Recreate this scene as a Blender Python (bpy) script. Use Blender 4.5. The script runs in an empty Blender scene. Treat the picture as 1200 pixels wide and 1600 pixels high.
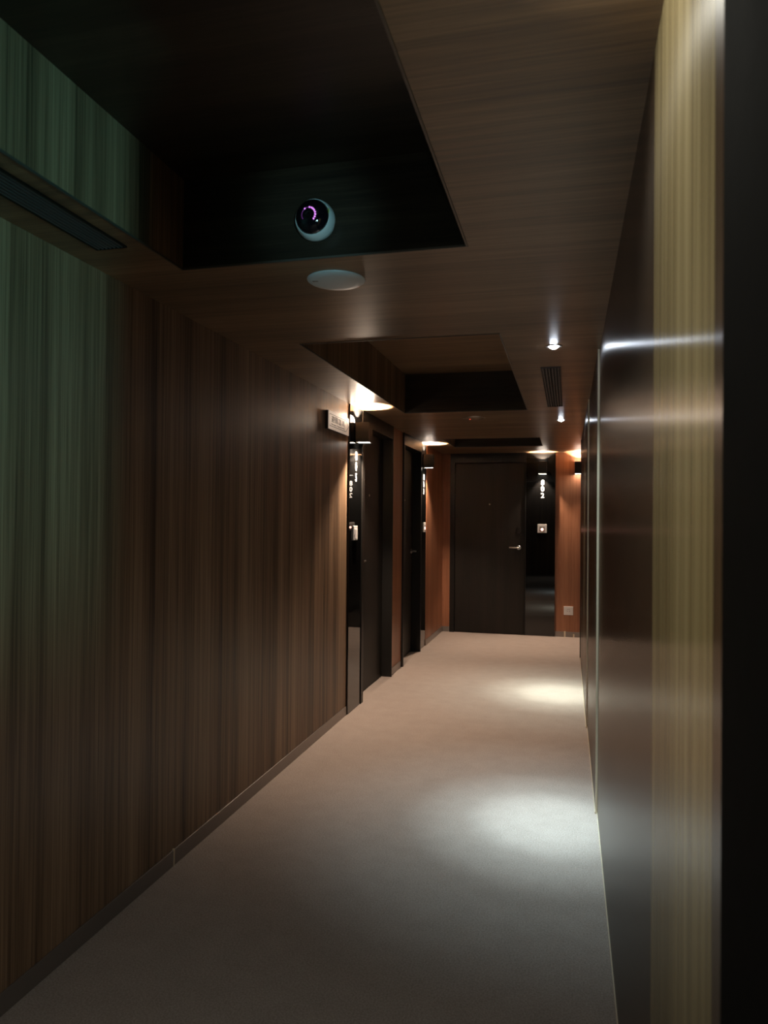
import bpy, bmesh, math, random
from mathutils import Vector, Matrix
random.seed(7)
PI = math.pi
scene = bpy.context.scene
COL = scene.collection

# ------------------------------------------------------------------ dimensions (metres)
XL, XR = -1.59, 0.131          # left and right corridor walls
YB, YE = -1.5, 9.42            # back and end walls
YC = 8.0                       # corner where the right wall stops
ZC, ZR = 2.31, 2.62            # ceiling and recess heights
YJ = 0.484                      # near jamb of the side opening on the right
XN = 1.7                       # how far the side branches reach to the right

# ------------------------------------------------------------------ materials
def new_mat(name):
    m = bpy.data.materials.new(name); m.use_nodes = True
    nt = m.node_tree
    return m, nt, nt.nodes['Principled BSDF']

def simple(name, col, rough=0.5, metal=0.0, emit=None, strength=0.0, spec=0.5, noise=0.0):
    m, nt, b = new_mat(name)
    b.inputs['Base Color'].default_value = (*col, 1)
    b.inputs['Roughness'].default_value = rough
    b.inputs['Metallic'].default_value = metal
    b.inputs['Specular IOR Level'].default_value = spec
    if emit:
        b.inputs['Emission Color'].default_value = (*emit, 1)
        b.inputs['Emission Strength'].default_value = strength
    if noise > 0:
        geo = nt.nodes.new('ShaderNodeNewGeometry')
        n = nt.nodes.new('ShaderNodeTexNoise'); n.inputs['Scale'].default_value = 40
        n.inputs['Detail'].default_value = 4
        nt.links.new(geo.outputs['Position'], n.inputs['Vector'])
        r = nt.nodes.new('ShaderNodeMapRange')
        r.inputs['To Min'].default_value = rough - noise; r.inputs['To Max'].default_value = rough + noise
        nt.links.new(n.outputs['Fac'], r.inputs['Value'])
        nt.links.new(r.outputs['Result'], b.inputs['Roughness'])
    return m

def wood(name, axis, dark, mid, light, rough=0.38, spec=0.5, aniso=0.0, tangent=None,
         grain=70.0, board=5.0, contrast=1.0, coat=0.0, stretch=0.02):
    """veneer whose grain runs along axis ('x' or 'z') in the place's own coordinates"""
    m, nt, b = new_mat(name)
    N, L = nt.nodes, nt.links
    geo = N.new('ShaderNodeNewGeometry')
    def scaled(k):
        mp = N.new('ShaderNodeVectorMath'); mp.operation = 'MULTIPLY'
        s = [k, k, k]; s['xyz'.index(axis)] = k * stretch
        mp.inputs[1].default_value = s
        L.new(geo.outputs['Position'], mp.inputs[0]); return mp.outputs['Vector']
    def noise(k, detail, rough_, dist=0.0):
        n = N.new('ShaderNodeTexNoise'); n.inputs['Scale'].default_value = 1.0
        n.inputs['Detail'].default_value = detail; n.inputs['Roughness'].default_value = rough_
        n.inputs['Distortion'].default_value = dist
        L.new(scaled(k), n.inputs['Vector']); return n.outputs['Fac']
    def math_(op, a, c):
        n = N.new('ShaderNodeMath'); n.operation = op
        for i, v in enumerate((a, c)):
            if isinstance(v, (int, float)): n.inputs[i].default_value = v
            else: L.new(v, n.inputs[i])
        return n.outputs[0]
    n1 = noise(board, 2.0, 0.5); n2 = noise(grain, 5.0, 0.65, 0.3); n3 = noise(grain * 4.2, 2.0, 0.5)
    s = math_('ADD', math_('MULTIPLY', n1, 0.38), math_('ADD', math_('MULTIPLY', n2, 0.38), math_('MULTIPLY', n3, 0.24)))
    ramp = N.new('ShaderNodeValToRGB')
    e = ramp.color_ramp.elements
    w = 0.16 / contrast
    e[0].position = 0.5 - w; e[0].color = (*dark, 1)
    e[1].position = 0.5 + w; e[1].color = (*light, 1)
    el = ramp.color_ramp.elements.new(0.5); el.color = (*mid, 1)
    L.new(s, ramp.inputs['Fac'])
    L.new(ramp.outputs['Color'], b.inputs['Base Color'])
    b.inputs['Roughness'].default_value = rough
    b.inputs['Specular IOR Level'].default_value = spec
    b.inputs['Coat Weight'].default_value = coat
    b.inputs['Coat Roughness'].default_value = 0.15
    if aniso > 0:
        b.inputs['Anisotropic'].default_value = aniso
        c = N.new('ShaderNodeCombineXYZ')
        for i in range(3): c.inputs[i].default_value = tangent[i]
        L.new(c.outputs[0], b.inputs['Tangent'])
    else:
        bp = N.new('ShaderNodeBump'); bp.inputs['Strength'].default_value = 0.06
        bp.inputs['Distance'].default_value = 0.002
        L.new(n2, bp.inputs['Height']); L.new(bp.outputs[0], b.inputs['Normal'])
    return m

M = {}
M['wood_wall'] = wood('oak_veneer_upright', 'z', (.058, .035, .020), (.215, .132, .077), (.39, .255, .153), rough=.42, spec=.32, grain=52, board=8, contrast=1.35, stretch=.010)
M['wood_red'] = wood('reddish_veneer_upright', 'z', (.19, .076, .038), (.33, .135, .068), (.46, .21, .11), rough=.40, grain=60, board=8)
M['wood_ceiling'] = wood('oak_veneer_crosswise', 'x', (.075, .048, .028), (.170, .105, .058), (.28, .178, .10), rough=.33, grain=26, board=6, contrast=1.25, stretch=.03)
M['wood_shaded'] = wood('shaded_veneer_crosswise', 'x', (.012, .009, .006), (.028, .019, .012), (.05, .036, .022), rough=.4, grain=38, board=7, contrast=1.1, stretch=.035)  # ceiling veneer with the shade inside the bays put into its colour
M['wood_gloss'] = wood('polished_dark_veneer', 'z', (.030, .018, .010), (.05, .030, .016), (.08, .048, .026), rough=.27, spec=.95, aniso=.84, tangent=(0, 1, 0), grain=50, board=7)
M['wood_pale'] = wood('polished_pale_veneer', 'z', (.13, .095, .046), (.27, .215, .11), (.45, .37, .21), rough=.26, spec=.7, aniso=.88, tangent=(0, 1, 0), grain=90, board=12, contrast=1.2, stretch=.006)

def carpet():
    m, nt, b = new_mat('beige_carpet')
    N, L = nt.nodes, nt.links
    geo = N.new('ShaderNodeNewGeometry')
    n = N.new('ShaderNodeTexNoise'); n.inputs['Scale'].default_value = 170; n.inputs['Detail'].default_value = 3
    n2 = N.new('ShaderNodeTexNoise'); n2.inputs['Scale'].default_value = 9.0; n2.inputs['Detail'].default_value = 5
    n2.inputs['Roughness'].default_value = .65
    for q in (n, n2): L.new(geo.outputs['Position'], q.inputs['Vector'])
    mx = N.new('ShaderNodeMath'); mx.operation = 'ADD'
    a = N.new('ShaderNodeMath'); a.operation = 'MULTIPLY'; a.inputs[1].default_value = .8
    c = N.new('ShaderNodeMath'); c.operation = 'MULTIPLY'; c.inputs[1].default_value = .2
    L.new(n.outputs['Fac'], a.inputs[0]); L.new(n2.outputs['Fac'], c.inputs[0])
    L.new(a.outputs[0], mx.inputs[0]); L.new(c.outputs[0], mx.inputs[1])
    ramp = N.new('ShaderNodeValToRGB')
    ramp.color_ramp.elements[0].position = .36; ramp.color_ramp.elements[0].color = (.29, .240, .210, 1)
    ramp.color_ramp.elements[1].position = .64; ramp.color_ramp.elements[1].color = (.43, .365, .325, 1)
    L.new(mx.outputs[0], ramp.inputs['Fac']); L.new(ramp.outputs['Color'], b.inputs['Base Color'])
    b.inputs['Roughness'].default_value = .95
    b.inputs['Specular IOR Level'].default_value = .1
    bp = N.new('ShaderNodeBump'); bp.inputs['Strength'].default_value = .35; bp.inputs['Distance'].default_value = .004
    L.new(n.outputs['Fac'], bp.inputs['Height']); L.new(bp.outputs[0], b.inputs['Normal'])
    return m
M['carpet'] = carpet()
M['black_door'] = wood('black_stained_door', 'z', (.006, .005, .004), (.011, .009, .007), (.018, .014, .010), rough=.5, spec=.3, grain=60, board=8)
M['black_frame'] = simple('black_satin_frame', (.008, .007, .006), .42, spec=.35, noise=.04)
M['black_glass'] = simple('black_gloss_panel', (.004, .004, .004), .012, spec=.75)
M['black_matte'] = simple('black_matte', (.0012, .0011, .001), .9, spec=.05, noise=.05)
M['black_metal'] = simple('black_painted_metal', (.006, .005, .0045), .42, spec=.3, noise=.05)
M['steel'] = simple('brushed_steel', (.55, .53, .50), .28, 1.0, noise=.06)
M['dull_alu'] = simple('dull_aluminium', (.32, .31, .30), .42, 1.0, noise=.06)
M['edge_alu'] = simple('pale_aluminium_strip', (.78, .68, .52), .38, .4, noise=.05)
M['skirting'] = simple('grey_metal_skirting', (.30, .27, .25), .35, .7, noise=.06)
M['white_plastic'] = simple('white_plastic', (.88, .86, .85), .4, noise=.04)
M['cool_white'] = simple('cool_white_plastic', (.62, .68, .70), .45, noise=.04)
M['grey_plastic'] = simple('grey_plastic', (.32, .31, .30), .45, noise=.04)
M['edge_dark'] = simple('dark_aluminium', (.14, .12, .105), .5, .6, noise=.05)
M['slat'] = simple('dark_grey_slat', (.07, .07, .075), .45, noise=.04)
M['digit'] = simple('white_letter', (.85, .85, .84), .4, emit=(1, .97, .94), strength=.35)  # slight glow added to the painted numerals, which are not lamps
M['lens_warm'] = simple('warm_lamp_lens', (.9, .9, .9), .5, emit=(1, .86, .72), strength=30)
M['lens_cool'] = simple('cool_lamp_lens', (.9, .9, .9), .5, emit=(.80, .88, 1), strength=110)
M['cam_glass'] = simple('smoked_dome', (.004, .004, .007), .06, spec=.7)
M['ir_led'] = simple('purple_diode', (.3, .1, .35), .4, emit=(.62, .22, .80), strength=1.6)
M['ir_glow'] = simple('violet_glow', (.05, .01, .06), .4, emit=(.30, .05, .42), strength=.22)
M['led_warm'] = simple('pilot_light', (.8, .7, .6), .4, emit=(1, .36, .26), strength=14)
M['led_red'] = simple('red_pilot_light', (.6, .05, .03), .4, emit=(1, .08, .04), strength=1.2)
M['green_glint'] = simple('yellow_green_glint', (.28, .42, .04), .5, emit=(.4, .6, .05), strength=.03)  # colour of a reflected glint, with a trace of glow
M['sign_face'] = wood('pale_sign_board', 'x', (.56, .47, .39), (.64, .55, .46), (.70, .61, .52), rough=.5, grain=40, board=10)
M['sign_body'] = simple('dark_sign_edge', (.05, .035, .025), .5, noise=.05)
M['ink'] = simple('brown_ink', (.10, .065, .05), .6, noise=.05)
M['dark_void'] = simple('dark_duct', (.006, .006, .006), .8, noise=.05)

# ------------------------------------------------------------------ mesh helpers
def box(bm, x0, x1, y0, y1, z0, z1, bevel=0.0):
    vs = [bm.verts.new((x, y, z)) for x in (x0, x1) for y in (y0, y1) for z in (z0, z1)]
    f = [(0, 1, 3, 2), (4, 6, 7, 5), (0, 4, 5, 1), (2, 3, 7, 6), (0, 2, 6, 4), (1, 5, 7, 3)]
    fs = [bm.faces.new([vs[i] for i in q]) for q in f]
    if bevel > 0:
        es = list({e for q in fs for e in q.edges})
        bmesh.ops.bevel(bm, geom=es, offset=bevel, segments=2, affect='EDGES', profile=.6)

def quad(bm, pts, flip=False):
    vs = [bm.verts.new(p) for p in pts]
    return bm.faces.new(vs[::-1] if flip else vs)

def lathe(bm, prof, n=48, frame=None):
    """profile of (radius, height) turned about the local axis; frame maps (u,v,w) -> xyz"""
    frame = frame or (lambda u, v, w: (u, v, w))
    rings = []
    for r, h in prof:
        if r < 1e-6: rings.append([bm.verts.new(frame(0, 0, h))])
        else: rings.append([bm.verts.new(frame(r * math.cos(2 * PI * k / n), r * math.sin(2 * PI * k / n), h)) for k in range(n)])
    for a, c in zip(rings, rings[1:]):
        for k in range(n):
            j = (k + 1) % n
            if len(a) == 1 and len(c) == 1: continue
            if len(a) == 1: bm.faces.new((a[0], c[k], c[j]))
            elif len(c) == 1: bm.faces.new((a[k], c[0], a[j]))
            else: bm.faces.new((a[k], c[k], c[j], a[j]))

def tube(bm, pts, r, n=16):
    pts = [Vector(p) for p in pts]; rings = []
    for i, p in enumerate(pts):
        d = (pts[min(i + 1, len(pts) - 1)] - pts[max(i - 1, 0)]).normalized()
        a = d.orthogonal().normalized() if i == 0 else (prev - d * prev.dot(d)).normalized()
        prev = a; c = d.cross(a)
        rr = r[i] if isinstance(r, (list, tuple)) else r
        rings.append([bm.verts.new(p + a * rr * math.cos(2 * PI * k / n) + c * rr * math.sin(2 * PI * k / n)) for k in range(n)])
    for a, c in zip(rings, rings[1:]):
        for k in range(n):
            j = (k + 1) % n; bm.faces.new((a[k], a[j], c[j], c[k]))
    bm.faces.new(rings[0][::-1]); bm.faces.new(rings[-1])

def obj(name, bm, mat, parent=None, smooth=False, mats=None):
    bmesh.ops.recalc_face_normals(bm, faces=bm.faces)
    me = bpy.data.meshes.new(name); bm.to_mesh(me); bm.free()
    for q in (mats or [mat]): me.materials.append(q)
    if smooth:
        for p in me.polygons: p.use_smooth = True
        try: me.set_sharp_from_angle(angle=math.radians(35))
        except Exception: pass
    o = bpy.data.objects.new(name, me); COL.objects.link(o)
    if parent: o.parent = parent
    return o

def tag(o, label, cat, group=None, kind=None):
    o['label'] = label; o['category'] = cat
    if group: o['group'] = group
    if kind: o['kind'] = kind
    return o

def thing(name, label, cat, loc, rz=0.0, group=None, kind=None):
    o = bpy.data.objects.new(name, None); o.empty_display_size = .05; COL.objects.link(o)
    o.location = loc; o.rotation_euler = (0, 0, rz)
    return tag(o, label, cat, group, kind)

def dup(root, loc, rz, label, group=None):
    r = root.copy(); COL.objects.link(r); r.location = loc; r.rotation_euler = (0, 0, rz); r['label'] = label
    if group: r['group'] = group
    for ch in root.children:
        c = ch.copy(); COL.objects.link(c); c.parent = r
        for g in ch.children:
            d = g.copy(); COL.objects.link(d); d.parent = c
    return r

def text_mesh(name, body, height, mat, parent, cx, cz, y, depth=.0015, bold=.0, wscale=1.0, fit=None):
    """flat lettering facing local -y, centred at (cx, cz)"""
    cu = bpy.data.curves.new(name, 'FONT'); cu.body = body; cu.align_x = 'CENTER'; cu.align_y = 'CENTER'
    cu.size = height / .72; cu.extrude = depth
    t = bpy.data.objects.new(name, cu); COL.objects.link(t)
    bpy.context.view_layer.update()
    me = bpy.data.meshes.new_from_object(t.evaluated_get(bpy.context.evaluated_depsgraph_get()))
    bpy.data.objects.remove(t); bpy.data.curves.remove(cu)
    xs = [v.co.x for v in me.vertices]; ys = [v.co.y for v in me.vertices]
    mx, my = (min(xs) + max(xs)) / 2, (min(ys) + max(ys)) / 2
    s = height / (max(ys) - min(ys)); sx = s * wscale
    if fit: sx = fit / (max(xs) - min(xs))
    for v in me.vertices:
        v.co = Vector((cx + (v.co.x - mx) * sx, y - v.co.z, cz + (v.co.y - my) * s))
    if bold > 0:
        bm = bmesh.new()
        for k in range(8):
            n0 = len(bm.verts); bm.from_mesh(me); bm.verts.ensure_lookup_table()
            d = Vector((bold * math.cos(k * PI / 4), .00002 * k, bold * math.sin(k * PI / 4)))
            for v in bm.verts[n0:]: v.co += d
        bm.to_mesh(me); bm.free()
    me.materials.clear(); me.materials.append(mat); me.name = name
    o = bpy.data.objects.new(name, me); COL.objects.link(o); o.parent = parent
    return o

def struct(name, bm, mat, label, cat, mats=None):
    return tag(obj(name, bm, mat, mats=mats), label, cat, kind='structure')

# ------------------------------------------------------------------ setting
bm = bmesh.new(); box(bm, -2.0, XN + .1, YB - .1, YE + .1, -.12, 0)
struct('floor', bm, M['carpet'], 'beige carpet floor running the length of the corridor', 'floor')

RECESS = [(-1.30, -.315, -.35, 2.27), (-1.285, -.315, 3.375, 5.75), (-1.30, -.29, 7.69, 8.55)]
bm = bmesh.new()
xs = sorted({-2.0, -1.30, -1.285, -.315, -.29, XN + .1}); ys = sorted({YB - .1, YE + .1} | {v for r in RECESS for v in r[2:]})
def inside(x, y): return any(a < x < b and c < y < d for a, b, c, d in RECESS)
for a, b in zip(xs, xs[1:]):
    for c, d in zip(ys, ys[1:]):
        if not inside((a + b) / 2, (c + d) / 2):
            quad(bm, [(a, c, ZC), (b, c, ZC), (b, d, ZC), (a, d, ZC)])
for a, b, c, d in RECESS:
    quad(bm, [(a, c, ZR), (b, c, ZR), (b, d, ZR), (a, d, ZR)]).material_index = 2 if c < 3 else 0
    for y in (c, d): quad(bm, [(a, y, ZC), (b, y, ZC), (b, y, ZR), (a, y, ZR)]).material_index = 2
    for x in (a, b):
        f = quad(bm, [(x, c, ZC), (x, d, ZC), (x, d, ZR), (x, c, ZR)]); f.material_index = 1
bmesh.ops.remove_doubles(bm, verts=bm.verts, dist=1e-5)
struct('ceiling', bm, None, 'wood veneer ceiling with three sunken rectangular bays', 'ceiling', mats=[M['wood_ceiling'], M['wood_wall'], M['wood_shaded']])

for i, (a, b, c, d) in enumerate(RECESS):
    bm = bmesh.new(); w, h = .005, .003
    box(bm, b - .001, b + w, c, d, ZC - h, ZC + .004)
    box(bm, a - w, a + .001, c, d, ZC - h, ZC + .004)
    box(bm, a - w, b + w, d - .001, d + w, ZC - h, ZC + .004)
    box(bm, a - w, b + w, c - w, c + .001, ZC - h, ZC + .004)
    struct('trim_%d' % (i + 1), bm, M['edge_dark'], ['thin metal edge strip around the nearest ceiling bay', 'thin metal edge strip around the middle ceiling bay', 'thin metal edge strip around the farthest ceiling bay'][i], 'trim')

# left wall: long stretch, pier between the two doors, far stretch, and the mass behind
D1 = (5.525, 6.56); D2 = (7.02, 7.915); P1 = (5.19, 5.52); P2 = (7.92, 8.28)
bm = bmesh.new()
box(bm, -1.72, XL, YB, P1[0] - .003, 0, ZC); box(bm, -1.72, XL, D1[1], D2[0], 0, ZC)
box(bm, -1.72, XL, P2[1] + .003, YE, 0, ZC); box(bm, -1.95, -1.72, YB, YE, 0, ZC)
for f in bm.faces:
    if f.calc_center_median().y > 6.5 and f.calc_center_median().x > -1.8: f.material_index = 1
struct('wall_left', bm, None, 'left corridor wall in upright wood veneer', 'wall', mats=[M['wood_wall'], M['wood_red']])

bm = bmesh.new(); box(bm, -1.95, XN + .1, YE, YE + .12, 0, ZC)
struct('wall_end', bm, M['wood_red'], 'reddish veneer wall closing the far end of the corridor', 'wall')
bm = bmesh.new(); box(bm, -1.95, XN + .1, YB - .12, YB, 0, ZC)
struct('wall_back', bm, M['wood_wall'], 'veneer wall behind the viewer', 'wall')
bm = bmesh.new(); box(bm, XN, XN + .1, YB, YE, 0, ZC)
struct('wall_far_right', bm, M['wood_wall'], 'veneer wall at the end of the side passages', 'wall')

# right wall: polished veneer sheets, each farther one standing a little prouder; pale sheet nearest
Y0, Y1, Y2, Y3 = .827, 1.403, 3.78, 5.33
XN1, XN2 = .148, .1395
bm = bmesh.new()
box(bm, XN1, XR + .18, YJ + .282, Y0, 0, ZC); box(bm, XN1, XR + .18, Y1, Y2, 0, ZC)
box(bm, XN2, XR + .18, Y2, Y3, 0, ZC); box(bm, XR, XR + .18, Y3, YC, 0, ZC)
struct('wall_right', bm, M['wood_gloss'], 'right corridor wall of polished dark veneer', 'wall')
bm = bmesh.new(); box(bm, XN1, XR + .18, Y0 + .001, Y1 - .001, 0, ZC)
struct('wall_right_panel', bm, M['wood_pale'], 'paler upright veneer sheet nearest the viewer on the right wall', 'wall')
bm = bmesh.new(); box(bm, XN1 - .004, XR + .19, YJ - .02, YJ + .279, 0, ZC)
struct('trim_4', bm, M['black_matte'], 'black jamb at the right edge of the picture', 'trim')
bm = bmesh.new(); box(bm, XR - .006, XR + .19, YC + .001, YC + .012, 0, ZC)
struct('trim_5', bm, M['black_frame'], 'dark edge strip at the far corner of the right wall', 'trim')
for i, (y, xa, xb) in enumerate(((Y2, XN2, XN1), (Y3, XR, XN2))):
    bm = bmesh.new(); box(bm, xa - .0015, xb, y - .003, y + .0015, .0, ZC - .001, .0008)
    struct('trim_%d' % (6 + i), bm, M['edge_alu'], ['pale metal joint strip on the right wall, nearer of two', 'pale metal joint strip on the right wall, farther of two'][i], 'trim')

# skirting boards
def skirt(name, segs, label):
    bm = bmesh.new()
    for s in segs: box(bm, *s, 0, .066, .0015)
    return struct(name, bm, M['skirting'], label, 'baseboard')
o = skirt('baseboard_left', [(XL, XL + .006, YB, 2.745, ), (XL, XL + .006, 2.752, P1[0] - .003), (XL, XL + .006, D1[1] + .03, D2[0] - .03), (XL, XL + .006, P2[1] + .003, YE)], 'low grey metal skirting along the left wall')
bm = bmesh.new(); box(bm, XL, XL + .0075, 2.744, 2.753, 0, .07); obj('joint_strip', bm, M['edge_alu'], o)
o = skirt('baseboard_end', [(XL + .007, -1.49, YE - .006, YE), (-.157, XN, YE - .006, YE)], 'low grey metal skirting along the end wall')
bm = bmesh.new(); box(bm, -.045, -.025, YE - .0075, YE, 0, .07); obj('joint_strip', bm, M['edge_alu'], o)
bm = bmesh.new(); box(bm, .065, .082, YE - .0075, YE, 0, .04); obj('joint_strip', bm, M['edge_alu'], o)
bm = bmesh.new()
for xa, ya, yb in ((XN1, YJ + .29, Y2 - .004), (XN2, Y2 + .003, Y3 - .004), (XR, Y3 + .003, YC)): box(bm, xa - .004, xa, ya, yb, 0, .007, .001)
struct('baseboard_right', bm, M['edge_alu'], 'thin pale metal bead along the foot of the right wall', 'baseboard')

# ------------------------------------------------------------------ doors (local frame: x right, z up, facing -y)
def make_door(name, label, width, fl, fr, hand, leaf_y, loc, rz):
    """width = clear width, fl/fr frame widths left/right, hand = +1 handle at right, leaf_y = setback"""
    t = thing(name, label, 'door', loc, rz, kind='structure')
    bm = bmesh.new(); H = 2.19; proud = -.006 if leaf_y < .03 else -.019
    box(bm, -fl, 0, proud, leaf_y + .04, 0, ZC - .002); box(bm, width, width + fr, proud, leaf_y + .04, 0, ZC - .002)
    box(bm, 0, width, proud, leaf_y + .04, H, ZC - .002)
    obj('door_frame', bm, M['black_frame'], t)
    g = .006; lt = .04 if leaf_y > .03 else .010
    bm = bmesh.new(); box(bm, 0, width, leaf_y + lt + .001, leaf_y + lt + .003, .002, H)
    obj('door_backing', bm, M['black_matte'], t)
    bm = bmesh.new(); box(bm, g, width - g, leaf_y, leaf_y + lt, .008, H - g, .002)
    leaf = obj('door_leaf', bm, M['black_door'], t)
    hx = width - .075 if hand > 0 else .075; s = -1 if hand > 0 else 1
    fr_ = lambda u, v, w: (hx + u, leaf_y - w, 1.105 + v)
    bm = bmesh.new(); lathe(bm, [(0, 0), (.027, 0), (.027, .006), (.024, .009), (.011, .010), (.010, .04), (0, .04)], 32, fr_)
    ro = obj('handle_rosette', bm, M['steel'], leaf, smooth=True)
    bm = bmesh.new(); tube(bm, [(hx, leaf_y - .036, 1.105), (hx, leaf_y - .048, 1.105), (hx + s * .012, leaf_y - .054, 1.105), (hx + s * .06, leaf_y - .055, 1.106), (hx + s * .118, leaf_y - .052, 1.108)], [.009, .009, .009, .0085, .008], 16)
    obj('door_handle', bm, M['steel'], leaf, smooth=True)
    bm = bmesh.new(); box(bm, hx - .022, hx + .022, leaf_y - .006, leaf_y + .001, 1.29, 1.365, .003)
    obj('card_lock', bm, M['black_metal'], leaf)
    bm = bmesh.new(); lathe(bm, [(0, .005), (.006, .006), (.009, .004), (.010, 0)], 20, lambda u, v, w: (width / 2 + u, leaf_y - w, 1.655 + v))
    obj('peephole', bm, M['steel'], leaf, smooth=True)
    return t

make_door('door_1', 'black door at the end of the corridor beside the 802 panel', .895, .06, .012, +1, .008, (-1.428, YE - .022, 0), 0)
make_door('door_2', 'nearer of two black doors in the left wall', D1[1] - D1[0] - .075, .06, .015, -1, .075, (XL, D1[0] + .06, 0), PI / 2)
make_door('door_3', 'farther of two black doors in the left wall, past the narrow wood pier', D2[1] - D2[0] - .06, .03, .03, +1, .075, (XL, D2[0] + .03, 0), PI / 2)

# ------------------------------------------------------------------ gloss panels with room numbers
def number_panel(label, digits, width, loc, rz, dx=0.0, thick=.02):
    t = thing('room_number_panel', label, 'number panel', loc, rz, group=None)
    bm = bmesh.new(); box(bm, -width / 2, width / 2, 0, thick, .002, ZC - .003, .0015)
    obj('gloss_panel', bm, M['black_glass'], t)
    for k, ch in enumerate(digits):
        text_mesh('digit', ch, .060, M['digit'], t, dx, 1.932 - .0815 * k, -.0012, depth=.001, bold=.0027, wscale=1.0)
    return t
number_panel('black gloss panel numbered 802 beside the end door', '802', .375, (-.3475, YE - .022, 0), 0, dx=.031, thick=.02)
number_panel('black gloss panel numbered 805 at the end of the long left wall', '805', P1[1] - P1[0] - .002, (XL + .013, (P1[0] + P1[1]) / 2, 0), PI / 2, thick=.13)
number_panel('black gloss panel numbered 803 past the farther left door', '803', P2[1] - P2[0] - .002, (XL - .002, (P2[0] + P2[1]) / 2, 0), PI / 2, dx=.03, thick=.12)

# ------------------------------------------------------------------ wall sconces
def make_sconce(label, loc, rz):
    t = thing('wall_sconce', label, 'wall lamp', loc, rz, group='black up and down wall lamps')
    z0, z1, w, y1, y0, th = 2.034, 2.186, .053, -.112, -.008, .004
    bm = bmesh.new()
    box(bm, -w, w, y1, y1 + th, z0, z1); box(bm, -w, w, y0 - th, y0, z0, z1)
    box(bm, -w, -w + th, y1 + th, y0 - th, z0, z1); box(bm, w - th, w, y1 + th, y0 - th, z0, z1)
    box(bm, -w + th, w - th, y1 + th, y0 - th, z0 + .05, z1 - .05)
    obj('housing', bm, M['black_metal'], t)
    bm = bmesh.new(); box(bm, -.03, .03, y0, 0, z0 + .03, z1 - .03, .002)
    obj('wall_bracket', bm, M['black_metal'], t)
    for nm, za, zb in (('lower_lens', z0 + .004, z0 + .012), ('upper_lens', z1 - .014, z1 - .006)):
        bm = bmesh.new(); box(bm, -w + th + .001, w - th - .001, y1 + th + .001, y0 - th - .001, za, zb, .002)
        obj(nm, bm, M['lens_warm'], t)
    return t
S0 = make_sconce('black box wall lamp above the white 802 numerals', (-.318, YE - .022, 0), 0)
S1 = dup(S0, (XL + .013, 5.362, 0), PI / 2, 'black box wall lamp above the 805 numerals, nearest of the lamps')
S2 = dup(S0, (XL - .002, 8.115, 0), PI / 2, 'black box wall lamp above the 803 numerals past the farther left door')
S3 = dup(S0, (.126, YE, 0), 0, 'black box wall lamp on bare red veneer, half cut off by the right wall')

def spot(name, loc, direction, watts, angle, blend, color, radius=.012):
    l = bpy.data.lights.new(name, 'SPOT'); l.energy = watts; l.color = color
    l.spot_size = math.radians(angle); l.spot_blend = blend; l.shadow_soft_size = radius
    o = bpy.data.objects.new(name, l); COL.objects.link(o); o.location = loc
    o.rotation_euler = Vector(direction).to_track_quat('-Z', 'Y').to_euler()
    return o
WARM = (1.0, .76, .57)
for s, upw, dn, ang, ty, off in ((S0, 130, 55, 88, 0, -.06), (S1, 850, 165, 116, 0, -.075), (S2, 520, 105, 116, 0, -.075), (S3, 60, 60, 84, -.5, -.085)):
    m = Matrix.Translation(s.location) @ Matrix.Rotation(s.rotation_euler.z, 4, 'Z')
    spot('sconce_up_light', m @ Vector((0, off, 2.181)), (0, 0, 1), upw, 120, .3, WARM)
    spot('sconce_down_light', m @ Vector((0, off, 2.031)), m.to_3x3() @ Vector((0, ty, -1)), dn, ang, .6, WARM)

spot('sconce_spill', (XL + .078, 5.362, 2.196), (.10, -1, .30), 13, 115, 1.0, WARM, .06)

# ------------------------------------------------------------------ recessed downlights
def make_downlight(label, x, y):
    t = thing('recessed_downlight', label, 'ceiling light', (x, y, ZC), 0, group='small round ceiling spotlights')
    bm = bmesh.new(); lathe(bm, [(.026, -.001), (.028, -.003), (.038, -.003), (.040, 0), (.026, .0), (.026, -.001)], 40)
    obj('trim_ring', bm, M['dull_alu'], t, smooth=True)
    bm = bmesh.new(); lathe(bm, [(0, -.014), (.009, -.0128), (.017, -.0092), (.023, -.004), (.0255, -.0005)], 32)
    obj('lens', bm, M['lens_cool'], t, smooth=True)
    return t
L0 = make_downlight('round recessed spotlight, nearer of the two lit in the ceiling', -.075, 3.68)
dup(L0, (-.066, 6.38, ZC), 0, 'round recessed spotlight, farther of the two lit, beyond the slatted vent')
for x, y, k, cl in ((-.075, 3.68, 1.0, (.70, .93, 1.0)), (-.066, 6.38, 1.1, (.86, 1.0, .90))):
    for e, a in ((240, 22), (190, 37), (95, 66)):
        spot('downlight_beam', (x, y, ZC - .024), (.0, -.03, -1), e * k, a, 1.0, cl, .015)

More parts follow.
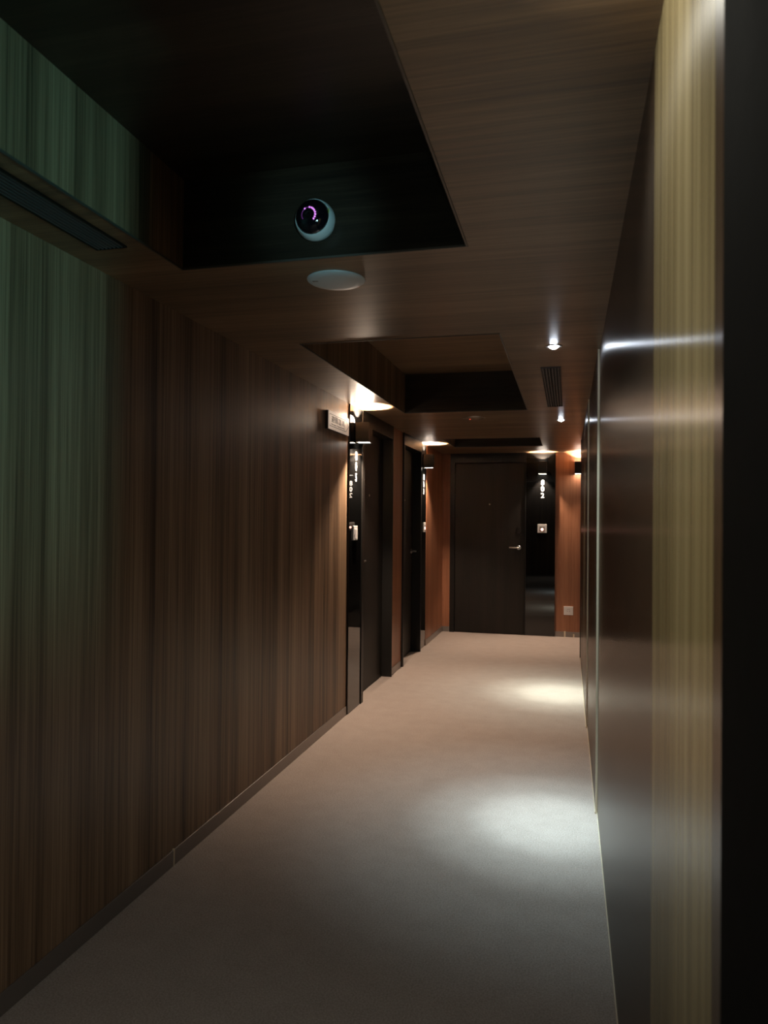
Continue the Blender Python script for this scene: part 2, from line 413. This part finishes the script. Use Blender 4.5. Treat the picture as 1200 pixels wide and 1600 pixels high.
# ------------------------------------------------------------------ ceiling things
def make_vent(label, x0, x1, y0, y1, n):
    t = thing('ceiling_vent', label, 'air vent', ((x0 + x1) / 2, (y0 + y1) / 2, ZC), 0, group='slatted ceiling vents')
    w, l = (x1 - x0) / 2, (y1 - y0) / 2
    bm = bmesh.new(); box(bm, -w, w, -l, l, -.0012, 0)
    obj('backing', bm, M['dark_void'], t)
    bm = bmesh.new(); f = .005
    box(bm, -w - f, -w, -l - f, l + f, -.006, 0); box(bm, w, w + f, -l - f, l + f, -.006, 0)
    box(bm, -w, w, -l - f, -l, -.006, 0); box(bm, -w, w, l, l + f, -.006, 0)
    obj('vent_frame', bm, M['black_metal'], t)
    p = 2 * w / n
    for k in range(n):
        xc = -w + p * (k + .5)
        bm = bmesh.new()
        vs = [(xc - p * .22, -.0055), (xc + p * .12, -.0055), (xc + p * .22, -.0012), (xc - p * .12, -.0012)]
        a = [bm.verts.new((x, -l, z)) for x, z in vs]; b = [bm.verts.new((x, l, z)) for x, z in vs]
        for q in range(4): bm.faces.new((a[q], a[(q + 1) % 4], b[(q + 1) % 4], b[q]))
        bm.faces.new(a); bm.faces.new(b[::-1])
        obj('slat', bm, M['slat'], t)
    return t
make_vent('narrow dark slatted vent in the ceiling between the two lit spotlights', -.152, -.05, 4.18, 5.59, 6)
make_vent('long slatted vent in the dark ceiling strip above the left wall', -1.468, -1.368, .62, 2.03, 7)

t = thing('ceiling_access_point', 'flat round white unit on the ceiling beyond the nearest bay', 'access point', (-.815, 2.492, ZC + .003))
bm = bmesh.new(); lathe(bm, [(0, -.014), (.07, -.0135), (.096, -.011), (.1035, -.006), (.105, 0)], 64)
obj('cover', bm, M['cool_white'], t, smooth=True)
bm = bmesh.new(); box(bm, -.078, -.058, -.035, -.025, -.0138, -.0115); obj('badge', bm, M['grey_plastic'], t)
bm = bmesh.new(); lathe(bm, [(0, -.0095), (.003, -.009), (.004, -.005)], 12, lambda u, v, w: (.060 + u, .076 + v, w)); obj('indicator_light', bm, M['led_warm'], t, smooth=True)

t = thing('smoke_detector', 'dark ring shaped detector with a red dot between the middle and farthest ceiling bays', 'smoke detector', (-.778, 6.13, ZC))
bm = bmesh.new(); lathe(bm, [(.083, 0), (.085, -.004), (.092, -.005), (.096, 0)], 48); obj('rim', bm, M['dull_alu'], t, smooth=True)
bm = bmesh.new(); lathe(bm, [(.083, -.001), (.06, -.002), (.045, -.010), (0, -.012)], 48); obj('dark_body', bm, M['wood_ceiling'], t, smooth=True)
bm = bmesh.new(); lathe(bm, [(0, -.016), (.005, -.014), (.006, -.009)], 16, lambda u, v, w: (-.028 + u, -.01 + v, w)); obj('indicator_light', bm, M['led_red'], t, smooth=True)

# dome camera on the far face of the nearest bay, looking back toward the viewer
t = thing('security_camera', 'white round security camera with a dark lens and purple glow inside the nearest ceiling bay', 'camera', (-.806, 2.27, 2.423))
fr = lambda u, v, w: (u, -w, v)
bm = bmesh.new(); lathe(bm, [(.052, 0), (.060, .005), (.065, .018), (.0655, .030), (.063, .044), (.0595, .056), (.0575, .0585), (.0562, .0585), (.0555, .050)], 64, fr)
obj('housing', bm, M['cool_white'], t, smooth=True)
bm = bmesh.new(); lathe(bm, [(.0556, .050), (.0556, .0585), (.052, .069), (.044, .079), (.031, .0865), (.016, .0900), (0, .091)], 56, fr)
dome = obj('dome', bm, M['cam_glass'], t, smooth=True)
bm = bmesh.new(); lathe(bm, [(.0118, .0885), (.010, .0915), (.006, .0905), (0, .0895)], 32, lambda u, v, w: (u - .002, -w, v - .004)); obj('lens_ring', bm, M['black_metal'], t, smooth=True)
def dz(r): return .053 + .038 * math.sqrt(max(0, 1 - (r / .0562) ** 2))
bm = bmesh.new(); arc = [math.radians(-48 + 8 * k) for k in range(34)]
gp = [(.0225 * math.cos(a) - .002, -dz(math.hypot(.0225 * math.cos(a) - .002, .0225 * math.sin(a) - .004)) + .0006, .0225 * math.sin(a) - .004) for a in arc]
tube(bm, gp, .0022, 8); obj('glow_ring', bm, M['ir_glow'], t, smooth=True)
for k, a in enumerate((-40, -22, -4, 14, 31, 47, 62, 80, 122, 150, 178, 206)):
    a = math.radians(a); r = .0225; cx, cz = r * math.cos(a) - .002, r * math.sin(a) - .004
    w0 = dz(math.hypot(cx, cz)); sz = .0034 if k < 9 else .0013
    bm = bmesh.new(); bmesh.ops.create_icosphere(bm, subdivisions=2, radius=sz, matrix=Matrix.Translation((cx, -w0 + .0006, cz)))
    obj('diode', bm, M['ir_led'], t, smooth=True)
bm = bmesh.new(); box(bm, .0545, .0568, -.0605, -.0575, .006, .022, .0008); obj('painted_glint', bm, M['green_glint'], t)  # yellow-green reflection on the camera rim, built as a small patch

# ------------------------------------------------------------------ wall sign
t = thing('direction_sign', 'pale rectangular sign with an arrow outline and four characters high on the left wall', 'sign', (XL, 4.892, 2.122), PI / 2)
w, h = .232, .0625
bm = bmesh.new(); box(bm, -w, w, -.019, 0, -h, h, .001); obj('sign_backing', bm, M['sign_body'], t)
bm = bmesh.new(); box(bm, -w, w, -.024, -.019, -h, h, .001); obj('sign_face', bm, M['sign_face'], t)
bm = bmesh.new()
pts = [(-.215, .042), (.16, .042), (.222, 0), (.16, -.042), (-.215, -.042)]
inn = [(-.211, .038), (.158, .038), (.214, 0), (.158, -.038), (-.211, -.038)]
for k in range(5):
    j = (k + 1) % 5
    quad(bm, [(pts[k][0], -.0246, pts[k][1]), (pts[j][0], -.0246, pts[j][1]), (inn[j][0], -.0246, inn[j][1]), (inn[k][0], -.0246, inn[k][1])])
obj('arrow_outline', bm, M['ink'], t)
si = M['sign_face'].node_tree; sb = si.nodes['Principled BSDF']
sb.inputs['Emission Color'].default_value = (1, .78, .62, 1); sb.inputs['Emission Strength'].default_value = .24  # faint even glow added to the face in place of light off the ceiling
text_mesh('sign_lettering', '\u907f\u96e3\u5668\u5177', .046, M['ink'], t, -.025, .010, -.0245, depth=.0004, fit=.30)
text_mesh('sign_lettering', 'Escape Equipment', .014, M['ink'], t, -.025, -.0255, -.0245, depth=.0004, fit=.30)

# ------------------------------------------------------------------ bell plates and socket
def make_bell(label, loc, rz):
    t = thing('bell_switch', label, 'wall switch', loc, rz, group='white bell plates beside the doors')
    bm = bmesh.new(); box(bm, -.057, .057, -.008, 0, -.055, .055, .003); obj('plate', bm, M['white_plastic'], t)
    bm = bmesh.new(); box(bm, -.034, .034, -.0095, -.0075, -.034, .026, .002); obj('push_pad', bm, M['grey_plastic'], t)
    bm = bmesh.new(); lathe(bm, [(0, .0125), (.012, .012), (.016, .009)], 28, lambda u, v, w: (u, -w, v - .012)); obj('glowing_button', bm, M['led_warm'], t, smooth=True)
    return t
B0 = make_bell('white bell plate with a lit button under the 802 numerals', (-.319, YE - .022, 1.352), 0)
dup(B0, (XL - .002, 8.175, 1.365), PI / 2, 'white bell plate under the 803 numerals past the farther left door')
t = thing('bell_switch', 'tall white bell plate with a raised cover under the 805 numerals, nearest the viewer', 'wall switch', (XL + .013, 5.33, 1.345), PI / 2, 'white bell plates beside the doors')
bm = bmesh.new(); box(bm, -.05, .05, -.010, 0, -.055, .055, .003); obj('plate', bm, M['white_plastic'], t)
bm = bmesh.new(); box(bm, -.033, .033, -.016, -.0095, -.045, .030, .002); obj('push_pad', bm, M['white_plastic'], t)

t = thing('wall_socket', 'square white power socket low on the end wall right of the 802 panel', 'power socket', (.008, YE, .328))
bm = bmesh.new(); box(bm, -.057, .057, -.009, 0, -.054, .054, .003); obj('plate', bm, M['white_plastic'], t)
bm = bmesh.new(); box(bm, -.046, .046, -.0098, -.0085, -.043, .043, .0005); obj('socket_face', bm, M['white_plastic'], t)
for s in (-1, 1):
    bm = bmesh.new()
    a = Matrix.Translation((s * .014, -.010, -.005)) @ Matrix.Rotation(s * .5, 4, 'Y')
    bmesh.ops.create_cube(bm, size=1, matrix=a @ Matrix.Diagonal((.004, .0012, .013, 1))); obj('slot', bm, M['ink'], t)
for s in (-1, 1):
    bm = bmesh.new(); box(bm, s * .008 - .002, s * .008 + .002, -.0106, -.0094, .014, .024); obj('slot', bm, M['ink'], t)

# ------------------------------------------------------------------ remaining light
def area(name, loc, target, watts, sx, sy, color, spread=180):
    l = bpy.data.lights.new(name, 'AREA'); l.shape = 'RECTANGLE'; l.size = sx; l.size_y = sy
    l.energy = watts; l.color = color; l.spread = math.radians(spread)
    o = bpy.data.objects.new(name, l); COL.objects.link(o); o.location = loc
    o.rotation_euler = (Vector(target) - Vector(loc)).to_track_quat('-Z', 'Y').to_euler()
    return o
spot('lobby_glow', (.90, -.335, 1.72), (-2.45, 2.0, .34), 100, 46, 1.0, (.24, .88, .92), .035)
spot('security_camera_fill', (.05, .25, 1.75), (-.86, 2.0, .68), 60, 13, 1.0, (.40, .90, 1.0), .05)  # narrow teal fill added in the corridor to light the security camera
spot('rear_side_fill', (-.75, -.7, 1.95), (.90, 1.75, -.55), 100, 38, 1.0, (1.0, .93, .70), .08)  # spot added behind the viewer to brighten the pale sheet
spot('rear_floor_fill', (-.10, -.95, 2.28), (.05, .95, -1), 80, 104, 1.0, (.95, .98, .90), .05)  # unseen fill added behind the viewer to lift the near floor
spot('near_ceiling_fill', (.02, -.45, 1.45), (.16, 1.45, .84), 16, 66, 1.0, (.72, 1.0, .95), .05)  # weak cool fill added behind the viewer for the near ceiling
spot('near_downlight_beam', (-.20, 1.08, ZC - .02), (1.0, 0, -.55), 11, 120, .6, (1.0, .97, .84), .03)

w = bpy.data.worlds.new('dim_world'); scene.world = w; w.use_nodes = True
bg = w.node_tree.nodes['Background']; bg.inputs[0].default_value = (.5, .55, .5, 1); bg.inputs[1].default_value = .004

# ------------------------------------------------------------------ camera
F, VPX, VPY, ROLL, HC = 1140.0, 888.0, 814.0, math.radians(.5), 1.45
c, s = math.cos(ROLL), math.sin(ROLL)
vx, vy = (VPX - 600) / F, -(VPY - 800) / F
v = Vector((vx * c - vy * s, vx * s + vy * c, 1)).normalized()
yaw = math.asin(v.x); pitch = math.atan2(-v.y, v.z)
fw = Vector((-math.sin(yaw) * math.cos(pitch), math.cos(yaw) * math.cos(pitch), math.sin(pitch)))
rt = Vector((math.cos(yaw), math.sin(yaw), 0)); up = rt.cross(fw)
X = rt * c + up * s; Yv = up * c - rt * s
cd = bpy.data.cameras.new('camera'); co = bpy.data.objects.new('camera', cd); COL.objects.link(co)
cd.sensor_fit = 'VERTICAL'; cd.sensor_height = 36; cd.lens = 36 * F / 1600; cd.clip_start = .02
co.matrix_world = Matrix(((X.x, Yv.x, -fw.x, 0), (X.y, Yv.y, -fw.y, 0), (X.z, Yv.z, -fw.z, HC), (0, 0, 0, 1)))
scene.camera = co
cd.dof.use_dof = True; cd.dof.focus_distance = 6.5; cd.dof.aperture_fstop = 6.0

scene.view_settings.view_transform = 'Standard'
scene.view_settings.look = 'None'
scene.view_settings.exposure = 0.0
try:
    scene.cycles.use_denoising = True
    scene.cycles.max_bounces = 12
    scene.cycles.caustics_reflective = False
    scene.cycles.sample_clamp_indirect = 6
except Exception: pass
